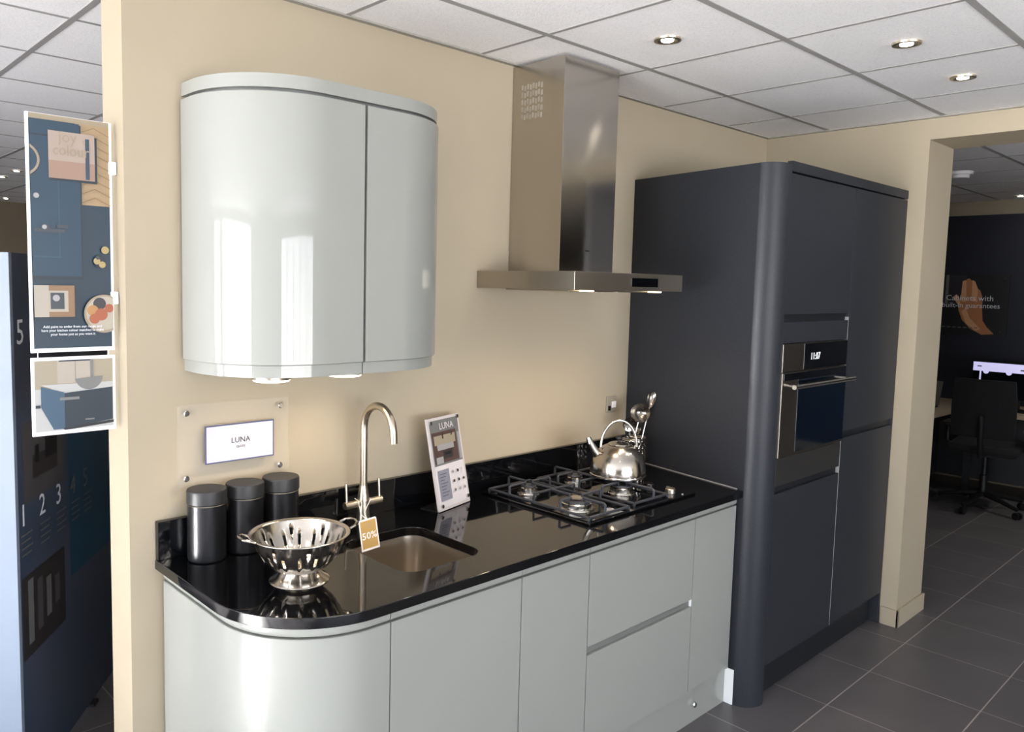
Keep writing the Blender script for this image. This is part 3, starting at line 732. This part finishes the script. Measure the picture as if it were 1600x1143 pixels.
# ------------------------------------------------------------------ kettle and utensils
t = thing('kettle', 'polished steel whistling kettle standing on the hob', 'kettle', (1.742, -0.350, PZ+0.0055), 0)
part('body', t, 'mirror_steel', lambda bm: lathe(bm, [(0.098, 0), (0.108, 0.004), (0.112, 0.012), (0.110, 0.040), (0.104, 0.066), (0.094, 0.088), (0.078, 0.108), (0.058, 0.122), (0.044, 0.128)], n=56))
part('base_rim', t, 'steel', lambda bm: lathe(bm, [(0.109, 0.0025), (0.1145, 0.005), (0.1145, 0.010), (0.1115, 0.013)], n=56, close=True))
kl = part('lid', t, 'mirror_steel', lambda bm: lathe(bm, [(0.0435, 0.1283), (0.042, 0.132), (0.028, 0.138), (0.008, 0.140)], n=40))
part('lid_knob', kl, 'black_plastic', lambda bm: lathe(bm, [(0.006, 0.1402), (0.006, 0.147), (0.013, 0.152), (0.013, 0.158), (0.007, 0.162)], n=24))
sv = Vector((-0.92, 0.30, 0)).normalized()
sv = Vector((-0.80, 0.60, 0))
sps = part('spout', t, 'mirror_steel', lambda bm: tube(bm, [sv*0.080+Vector((0,0,0.080)), sv*0.100+Vector((0,0,0.104)), sv*0.118+Vector((0,0,0.134))], [0.021, 0.016, 0.0125], 20))
part('whistle', sps, 'steel', lambda bm: tube(bm, [sv*0.1185+Vector((0,0,0.1347)), sv*0.128+Vector((0,0,0.158))], [0.0145, 0.009], 18))
def kh(bm):
    pts = []
    for k in range(25):
        a = pi*k/24; pts.append(sv*(0.074*cos(a))+Vector((0, 0, 0.118+0.108*sin(a))))
    tube(bm, pts, 0.0056, 12)
part('handle', t, 'steel', kh)

ux, uy = 2.125, -0.150
t = thing('utensil_pot', 'perforated steel pot holding utensils in the worktop corner', 'utensil pot', (ux, uy, WZ+0.0006))
def pot(bm):
    n = 48; zs = [0.004+0.012*k for k in range(12)]; r = 0.056
    rings = [[bm.verts.new((r*cos(2*pi*k/n), r*sin(2*pi*k/n), z)) for k in range(n)] for z in zs]
    for i in range(len(zs)-1):
        for k in range(n):
            if 1 <= i <= 9 and (k % 3 == (0 if i % 2 else 1)): continue
            bm.faces.new((rings[i][k], rings[i][(k+1) % n], rings[i+1][(k+1) % n], rings[i+1][k]))
    bm.faces.new(rings[0][::-1])
pb = part('body', t, 'mirror_steel', pot)
pb.modifiers.new('thickness', 'SOLIDIFY').thickness = 0.001
part('rim', t, 'steel', lambda bm: tube(bm, [(0.0565*cos(2*pi*k/40), 0.0565*sin(2*pi*k/40), 0.137) for k in range(40)], 0.003, 8, closed=True))
part('foot_ring', t, 'steel', lambda bm: lathe(bm, [(0.0565, 0.0), (0.058, 0.002), (0.0565, 0.0038), (0.05, 0.0038)], n=40, close=False))
def utensil(name, label, cat, base, top, headfn, extra=None):
    t = thing(name, label, cat, base, 0, 'utensils in the steel pot')
    d = Vector(top)-Vector(base)
    part('handle', t, 'steel', lambda bm: tube(bm, [(0,0,0), tuple(d*0.5), tuple(d)], [0.0042, 0.0034, 0.0034], 10))
    hb = bmesh.new(); headfn(hb); z = d.normalized(); x = Vector((0.78, -0.62, 0)); x = (x-z*x.dot(z)).normalized(); y = z.cross(x)
    mt = Matrix((x, y, z)).transposed().to_4x4(); mt.translation = d
    hb.transform(mt); link('head', hb, 'mirror_steel', t, ang=60)
def spoon(w_, h_, dep, holes=False):
    def f(bm):
        n, mrings = 24, 6; rings = []
        for i in range(1, mrings+1):
            q = i/mrings
            rings.append([bm.verts.new((w_*q*cos(2*pi*k/n), dep*(1-q*q), h_+h_*q*sin(2*pi*k/n))) for k in range(n)])
        c = bm.verts.new((0, dep, h_))
        for k in range(n): bm.faces.new((c, rings[0][k], rings[0][(k+1) % n]))
        for i in range(mrings-1):
            for k in range(n):
                if holes and i in (2, 3) and k % 4 == 0: continue
                bm.faces.new((rings[i][k], rings[i+1][k], rings[i+1][(k+1) % n], rings[i][(k+1) % n]))
        bmesh.ops.solidify(bm, geom=bm.faces[:], thickness=0.0014)
    return f
bz = WZ+0.008
utensil('ladle', 'steel ladle with round bowl leaning in the utensil pot', 'ladle', (ux-0.022, uy+0.010, bz), (ux+0.012, uy-0.012, bz+0.200), spoon(0.046, 0.044, 0.026))
utensil('serving_spoon', 'narrow steel serving spoon, rightmost utensil in the pot', 'spoon', (ux-0.010, uy-0.020, bz), (ux+0.068, uy-0.030, bz+0.265), spoon(0.020, 0.040, 0.010))
utensil('slotted_turner', 'short steel slotted turner in the utensil pot behind the kettle', 'turner', (ux-0.005, uy+0.020, bz), (ux-0.030, uy+0.005, bz+0.160), spoon(0.030, 0.034, 0.006, True))
utensil('whisk', 'steel whisk standing low in the utensil pot', 'whisk', (ux+0.015, uy+0.020, bz), (ux+0.030, uy+0.010, bz+0.135), spoon(0.018, 0.030, 0.014, True))

# ------------------------------------------------------------------ poster panels fixed to the wall end
def poster(label, x0, x1, z0, z1, y, prints, mats):
    t = thing('poster_panel', label, 'poster', ((x0+x1)/2, y, z0))
    fr = 0.0075
    part('frame', t, 'white_plastic', lambda bm: box(bm, x0, x1, y, y+0.008, z0, z1, 0.0015))
    def p(bm):
        f = Flat(bm, (x0+fr, y-0.0003, z1-fr*(0.2 if z1 > 1.8 else 1.2)), (x1-fr, y-0.0003, z1-fr*(0.2 if z1 > 1.8 else 1.2)), (x0+fr, y-0.0003, z0+fr*1.5)); prints(f)
    part('print', t, mats, p, smooth=False, rec=False)
    return t
PM = ['p_blue', 'p_blue_door', 'p_blue_deep', 'p_line', 'p_wood', 'p_wood_dark', 'p_book', 'p_book_low', 'p_ribbon', 'p_tan', 'p_frame', 'p_cream', 'p_photo', 'p_plate', 'p_fruit', 'p_fruit_pale', 'p_fruit_dark', 'p_gold', 'ink_white', 'p_pale', 'ink']
def art1(f):
    f.rect(0, 0, 1, 1, 0)
    f.rect(0, 0, 1, 0.022, 9)
    f.rect(0.56, 0.02, 1, 0.37, 4)
    for i in range(9):
        b0 = 0.03+i*0.038
        f.poly([(0.60, b0+0.03), (0.60, b0+0.034), (0.80, b0+0.004), (0.80, b0)], 5); f.poly([(0.80, b0), (0.80, b0+0.004), (1.0, b0+0.034), (1.0, b0+0.030)], 5)
    f.rect(0, 0.03, 0.63, 0.70, 2); f.rect(0, 0.025, 0.61, 0.685, 1)
    f.rect(0, 0.085, 0.61, 0.092, 2)
    f.rect(0.33, 0.14, 0.345, 0.60, 3); f.rect(0.02, 0.60, 0.36, 0.606, 3)
    f.disc(-0.10, 0.20, 0.22, 2, 32); f.disc(-0.10, 0.195, 0.215, 9, 32); f.disc(-0.10, 0.195, 0.185, 1, 32)
    f.rect(0.24, 0.075, 0.83, 0.275, 2); f.rect(0.22, 0.065, 0.80, 0.265, 6); f.rect(0.22, 0.19, 0.80, 0.265, 7)
    f.text('joy', 0.46, 0.088, 0.042, 9, 0.9); f.text('of', 0.68, 0.098, 0.022, 9, 0.9); f.text('colour', 0.50, 0.145, 0.042, 9, 0.82); f.rect(0.68, 0.085, 0.73, 0.26, 8)
    f.disc(0.06, 0.345, 0.035, 19, 16)
    f.rect(0.02, 0.483, 0.40, 0.498, 12); f.disc(0.16, 0.480, 0.055, 12, 16); f.disc(0.15, 0.476, 0.03, 19, 12); f.rect(0.30, 0.462, 0.44, 0.478, 12)
    f.disc(0.84, 0.615, 0.085, 2, 20); f.disc(0.91, 0.565, 0.052, 17, 16); f.disc(0.80, 0.615, 0.045, 17, 16); f.disc(0.87, 0.63, 0.045, 17, 16); f.disc(0.81, 0.60, 0.025, 12, 12)
    f.rect(0, 0.735, 0.53, 0.875, 2); f.rect(0, 0.725, 0.50, 0.862, 10); f.rect(0, 0.748, 0.42, 0.840, 11); f.rect(0.20, 0.757, 0.37, 0.828, 12); f.disc(0.27, 0.78, 0.045, 19, 12)
    f.rect(0, 0.725, 0.18, 0.862, 11)
    f.disc(0.88, 0.850, 0.265, 9, 36); f.disc(0.88, 0.848, 0.235, 13, 36)
    f.disc(0.82, 0.805, 0.085, 16, 18); f.disc(0.73, 0.835, 0.075, 15, 18); f.disc(0.84, 0.853, 0.085, 14, 18); f.disc(0.75, 0.872, 0.070, 14, 18); f.disc(0.945, 0.825, 0.06, 14, 18)
    f.text('Add paint to order from our range and', 0.47, 0.905, 0.0098, 18, 0.95); f.text('have your kitchen colour matched to make', 0.47, 0.921, 0.0098, 18, 0.92); f.text('your home just as you want it', 0.47, 0.938, 0.0098, 18, 0.95)
t1 = poster('tall framed poster of a blue cabinet door, book and fruit plate', -0.297, -0.083, 1.525, 2.153, 0.055, art1, PM)
for z in (2.03, 1.672): part('clip', t1, 'white_plastic', lambda bm: box(bm, -0.093, -0.0715, 0.049, 0.068, z-0.018, z+0.018, 0.003))
local(t1)
def art2(f):
    f.rect(0, 0, 1, 1, 5)
    f.rect(0, 0, 1, 0.40, 0); f.rect(0.28, 0.0, 0.74, 0.33, 1); f.rect(0.30, 0.02, 0.50, 0.30, 1); f.rect(0.505, 0.02, 0.51, 0.30, 2); f.rect(0.30, 0.0, 0.72, 0.02, 6)
    f.rect(0.70, 0, 0.74, 0.33, 2)
    f.poly([(0.07, 0.34), (0.36, 0.46), (1, 0.43), (1, 0.34)], 3)
    f.poly([(0.07, 0.36), (0.07, 0.66), (0.22, 0.98), (0.36, 0.98), (0.36, 0.46)], 4)
    f.poly([(0.36, 0.47), (0.36, 0.985), (0.99, 0.90), (0.99, 0.42)], 6)
    f.poly([(0.33, 0.97), (0.36, 1.0), (1, 0.95), (1, 0.91)], 7)
    f.disc(0.68, 0.25, 0.18, 2, 24, 0, -pi); f.rect(0.64, 0.30, 0.72, 0.37, 2)
    f.rect(0.30, 0.53, 0.55, 0.57, 2); f.rect(0.62, 0.86, 0.74, 0.88, 2)
    f.rect(0, 0.62, 0.06, 0.66, 6)
t2 = poster('small white-framed picture of a navy kitchen island under the tall poster', -0.298, -0.083, 1.300, 1.512, 0.055, art2, ['p_tile', 'p_cream', 'p_grey', 'p_white', 'p_navy_lit', 'p_white', 'p_navy', 'p_dark', 'ink_white'])
for x in (-0.28, -0.10): part('hanging_link', t2, 'steel', lambda bm: tube(bm, [(x, 0.059, 1.5125), (x, 0.059, 1.5245)], 0.0015, 6))
local(t2)

# ------------------------------------------------------------------ free-standing display board
BO, BD = Vector((0.195, 1.117, 0)), Vector((-0.597, -0.802, 0)); BNn = Vector((0.802, -0.597, 0)) # towards the viewer
t = thing('display_board', 'tall dark blue display board with numbered steps standing behind the wall end', 'display board', tuple(BO+BD*0.2), 0)
def bq(s0, s1, z0, z1, o0, o1): 
    a, c = BO+BD*s0, BO+BD*s1
    return a, c
def bpanel(bm, s0, s1, z0, z1, o0, o1, mi=0):
    a, c = BO+BD*s0, BO+BD*s1
    prism(bm, [(a+BNn*o0)[:2], (c+BNn*o0)[:2], (c+BNn*o1)[:2], (a+BNn*o1)[:2]], z0, z1, mi)
part('board', t, 'navy_board', lambda bm: bpanel(bm, -1.2, 0.715, 0.012, 1.80, -0.030, 0.0), smooth=False)
part('end_post', t, 'board_edge', lambda bm: bpanel(bm, 0.7155, 0.735, 0.0, 1.80, -0.070, 0.004), smooth=False)
for s in (-1.1, 0.1, 0.64): part('foot', t, 'graphite_dark', lambda bm: bpanel(bm, s, s+0.05, 0.0, 0.0118, -0.15, 0.02), smooth=False)
def bprint(bm):
    P = lambda s, z: BO+BD*s+BNn*0.0006+Vector((0, 0, z))
    # u runs to the viewer's right, i.e. from the near end (large s) to the far end
    f = Flat(bm, P(0.715, 1.80), P(-1.2, 1.80), P(0.715, 0.012)); W_ = 1.915; HH = 1.788
    U = lambda s: (0.715-s)/W_
    V = lambda z: (1.80-z)/HH
    f.rect(U(0.30), V(1.30), U(-0.8), V(0.60), 1)
    f.poly([(U(0.67), V(1.25)), (U(0.67), V(0.98)), (U(0.35), V(0.985)), (U(0.35), V(1.25))], 2)
    f.rect(U(0.60), V(1.13), U(0.40), V(1.05), 3); f.rect(U(0.50), V(1.20), U(0.40), V(1.10), 4); f.rect(U(0.58), V(1.16), U(0.55), V(1.10), 4)
    f.rect(U(0.70), V(0.74), U(0.36), V(0.46), 3)
    for i in range(4): f.rect(U(0.66-0.07*i), V(0.72-0.02*i), U(0.62-0.07*i), V(0.50+0.02*i), 2 if i % 2 else 5)
    for i, s in enumerate((0.693, 0.553, 0.421, 0.293, 0.174)):
        f.text(str(i+1), U(s-0.012), V(0.945), 0.105, 5 if i == 3 else (0 if i < 3 else 5))
        for j in range(4): f.rect(U(s+0.008), V(0.885-0.022*j), U(s-0.075+0.012*(j % 2)), V(0.879-0.022*j), 5)
    f.text('5', U(0.683), V(1.545), 0.115, 0)
part('print', t, ['ink_white', 'board_blue', 'p_print', 'p_print_dim', 'p_dark', 'p_grey'], bprint, smooth=False, rec=False)
local(t)

# ------------------------------------------------------------------ office beyond the opening
t = thing('wall_poster', 'dark glass poster of a raised hand on the navy office wall', 'poster', (XF-0.05, 0.0, 1.36))
py1, py0 = 0.33, -0.268; pz0, pz1 = 1.36, 1.925
part('panel', t, 'black_glass', lambda bm: box(bm, XF-0.062, XF-0.052, py0, py1, pz0, pz1, 0.001))
def hand(bm):
    x = XF-0.0625
    f = Flat(bm, (x, py1, pz1), (x, py0, pz1), (x, py1, pz0))
    f.rect(0.0, 0.0, 1, 1, 0); f.rect(0.0, 0.02, 0.42, 0.55, 1); f.rect(0.14, 0.02, 0.18, 0.5, 2)
    palm = [(0.33, 0.45), (0.34, 0.60), (0.40, 0.76), (0.52, 0.90), (0.68, 0.99), (0.84, 0.97), (0.74, 0.86), (0.68, 0.76), (0.66, 0.55), (0.66, 0.42), (0.40, 0.42)]
    f.poly(palm, 3)
    f.poly([(0.27, 0.36), (0.26, 0.40), (0.33, 0.52), (0.37, 0.50), (0.33, 0.37), (0.30, 0.34)], 4)
    f.poly([(0.37, 0.12), (0.36, 0.40), (0.38, 0.46), (0.44, 0.46), (0.44, 0.14), (0.41, 0.10)], 4)
    f.poly([(0.42, 0.09), (0.44, 0.44), (0.51, 0.44), (0.50, 0.12), (0.46, 0.07)], 3)
    f.poly([(0.50, 0.10), (0.51, 0.44), (0.59, 0.46), (0.585, 0.24), (0.54, 0.12)], 4)
    f.poly([(0.585, 0.24), (0.595, 0.46), (0.655, 0.48), (0.65, 0.36), (0.62, 0.27)], 3)
    f.poly([(0.38, 0.62), (0.46, 0.82), (0.60, 0.93), (0.66, 0.90), (0.50, 0.72), (0.44, 0.56)], 4)
    f.text('Cabinets with', 0.48, 0.40, 0.070, 5); f.text('built-in guarantees', 0.50, 0.52, 0.064, 5)
    for i in range(7): f.rect(0.12+i*0.075, 0.875, 0.17+i*0.075, 0.89, 2)
part('print', t, ['p_dark', 'p_plum', 'p_grey', 'p_skin', 'p_skin_lit', 'ink_white'], hand, smooth=False, rec=False)
for y, z in ((py1-0.04, pz1-0.04), (py0+0.04, pz1-0.04), (py1-0.03, pz0+0.04), (py0+0.05, pz0+0.04)):
    part('standoff', t, 'steel', lambda bm: lathe(bm, [(0.012, XF-0.070), (0.012, XF-0.0645)], (0, y, z), 16, axis='X'))
local(t)
t = thing('desk', 'pale wooden corner desk against the navy office wall', 'desk', (7.1, -0.4, 0))
part('desktop', t, 'desk_oak', lambda bm: prism(bm, [(6.87, -2.0), (7.60, -2.0), (7.60, 0.95), (6.15, 0.95), (6.15, -0.02), (6.20, -0.11), (6.80, -0.125), (6.87, -0.20)], 0.715, 0.742))
part('modesty_panel', t, 'graphite_dark', lambda bm: [box(bm, 7.0, 7.02, -1.95, 0.05, 0.14, 0.7145), box(bm, 6.25, 6.995, 0.04, 0.06, 0.14, 0.7145)])
for x, y in ((6.93, -1.95), (6.90, -0.22), (6.22, 0.0), (6.22, 0.9)):
    part('leg', t, 'graphite_dark', lambda bm: box(bm, x-0.025, x+0.025, y-0.025, y+0.025, 0.001, 0.7145, 0.003))
local(t)
t = thing('monitor', 'black monitor with a pale lilac screen banner on the office desk', 'monitor', (7.18, -0.42, 0.7425))
part('screen_frame', t, 'black_plastic', lambda bm: box(bm, 7.140, 7.165, -0.80, -0.145, 0.83, 1.155, 0.004))
def scr(bm):
    f = Flat(bm, (7.1395, -0.152, 1.148), (7.1395, -0.793, 1.148), (7.1395, -0.152, 0.842))
    f.rect(0, 0, 1, 1, 0); f.rect(0, 0, 1, 0.25, 1); f.disc(0.155, 0.25, 0.035, 1); f.disc(0.42, 0.25, 0.035, 1); f.rect(0.08, 0.25, 0.10, 0.5, 1); f.rect(0.0, 0.62, 0.07, 0.82, 1); f.rect(0.72, 0.25, 0.735, 0.6, 1)
    f.rect(0.05, 0.10, 0.10, 0.13, 2); f.rect(0.55, 0.14, 0.62, 0.18, 2)
part('display', t, ['screen_dark', 'screen_white', 'p_grey'], scr, smooth=False, rec=False)
part('stand', t, 'black_plastic', lambda bm: [box(bm, 7.166, 7.19, -0.51, -0.43, 0.752, 1.0, 0.003), box(bm, 7.08, 7.26, -0.60, -0.34, 0.7428, 0.754, 0.004)])
local(t)
t = thing('laptop', 'slim dark laptop open at the left end of the office desk', 'laptop', (6.75, 0.05, 0.7425), 0)
part('base', t, 'black_plastic', lambda bm: box(bm, 6.62, 6.86, 0.02, 0.34, 0.7428, 0.756, 0.004))
def lscreen(bm):
    q = [Vector((6.865, 0.02, 0.757)), Vector((6.865, 0.34, 0.757)), Vector((6.95, 0.34, 0.965)), Vector((6.95, 0.02, 0.965))]
    slabq(bm, q, 0.008, Vector((-0.93, 0, 0.38)))
part('screen', t, 'satin_steel', lscreen, smooth=False)
local(t)
t = thing('office_chair', 'black office swivel chair facing the desk beyond the opening', 'office chair', (6.52, -0.45, 0), radians(6))
part('seat', t, 'dark_fabric', lambda bm: box(bm, -0.22, 0.24, -0.24, 0.24, 0.47, 0.55, 0.03))
def bk(bm):
    n = 10; rows = []
    for i in range(n+1):
        v = i/n; z = 0.62+0.46*v; w_ = 0.185+0.03*sin(pi*(0.25+0.6*v)); 
        rows.append([(-0.25-0.05*v+0.03*abs(u)**2, w_*u, z) for u in [-1+2*k/8 for k in range(9)]])
    fr = [[bm.verts.new(p) for p in r] for r in rows]; bkk = [[bm.verts.new((p[0]-0.045, p[1], p[2])) for p in r] for r in rows]
    for a in range(n):
        for k in range(8):
            bm.faces.new((fr[a][k], fr[a][k+1], fr[a+1][k+1], fr[a+1][k])); bm.faces.new((bkk[a][k], bkk[a+1][k], bkk[a+1][k+1], bkk[a][k+1]))
        for k in (0, 8): bm.faces.new((fr[a][k], fr[a+1][k], bkk[a+1][k], bkk[a][k]))
    for a in (0, n):
        for k in range(8): bm.faces.new((fr[a][k], fr[a][k+1], bkk[a][k+1], bkk[a][k]))
part('backrest', t, 'dark_fabric', bk)
part('back_bar', t, 'black_plastic', lambda bm: tube(bm, [(-0.10, 0, 0.455), (-0.27, 0, 0.47), (-0.32, 0, 0.60), (-0.335, 0, 0.80)], 0.02, 10))
part('gas_stem', t, 'black_plastic', lambda bm: [lathe(bm, [(0.030, 0.10), (0.030, 0.28), (0.018, 0.285), (0.018, 0.45)], n=20), box(bm, -0.12, 0.12, -0.08, 0.08, 0.448, 0.469, 0.004)])
for s in (-1, 1):
    part('armrest', t, 'black_plastic', lambda bm: [tube(bm, [(0.02, s*0.2, 0.48), (0.02, s*0.28, 0.52), (0.02, s*0.28, 0.66)], 0.014, 8), box(bm, -0.10, 0.14, s*0.28-0.035, s*0.28+0.035, 0.66, 0.69, 0.01)])
for k in range(5):
    a = radians(20+72*k); c_, s_ = cos(a), sin(a)
    lg = part('leg', t, 'black_plastic', lambda bm: tube(bm, [(0.02*c_, 0.02*s_, 0.13), (0.17*c_, 0.17*s_, 0.105), (0.31*c_, 0.31*s_, 0.075)], [0.026, 0.02, 0.015], 8))
    part('caster', lg, 'black_plastic', lambda bm: [tube(bm, [(0.315*c_-s_*o-s_*0.008, 0.315*s_+c_*o+c_*0.008, 0.029), (0.315*c_-s_*o+s_*0.008, 0.315*s_+c_*o-c_*0.008, 0.029)], 0.028, 16) for o in (-0.014, 0.014)])
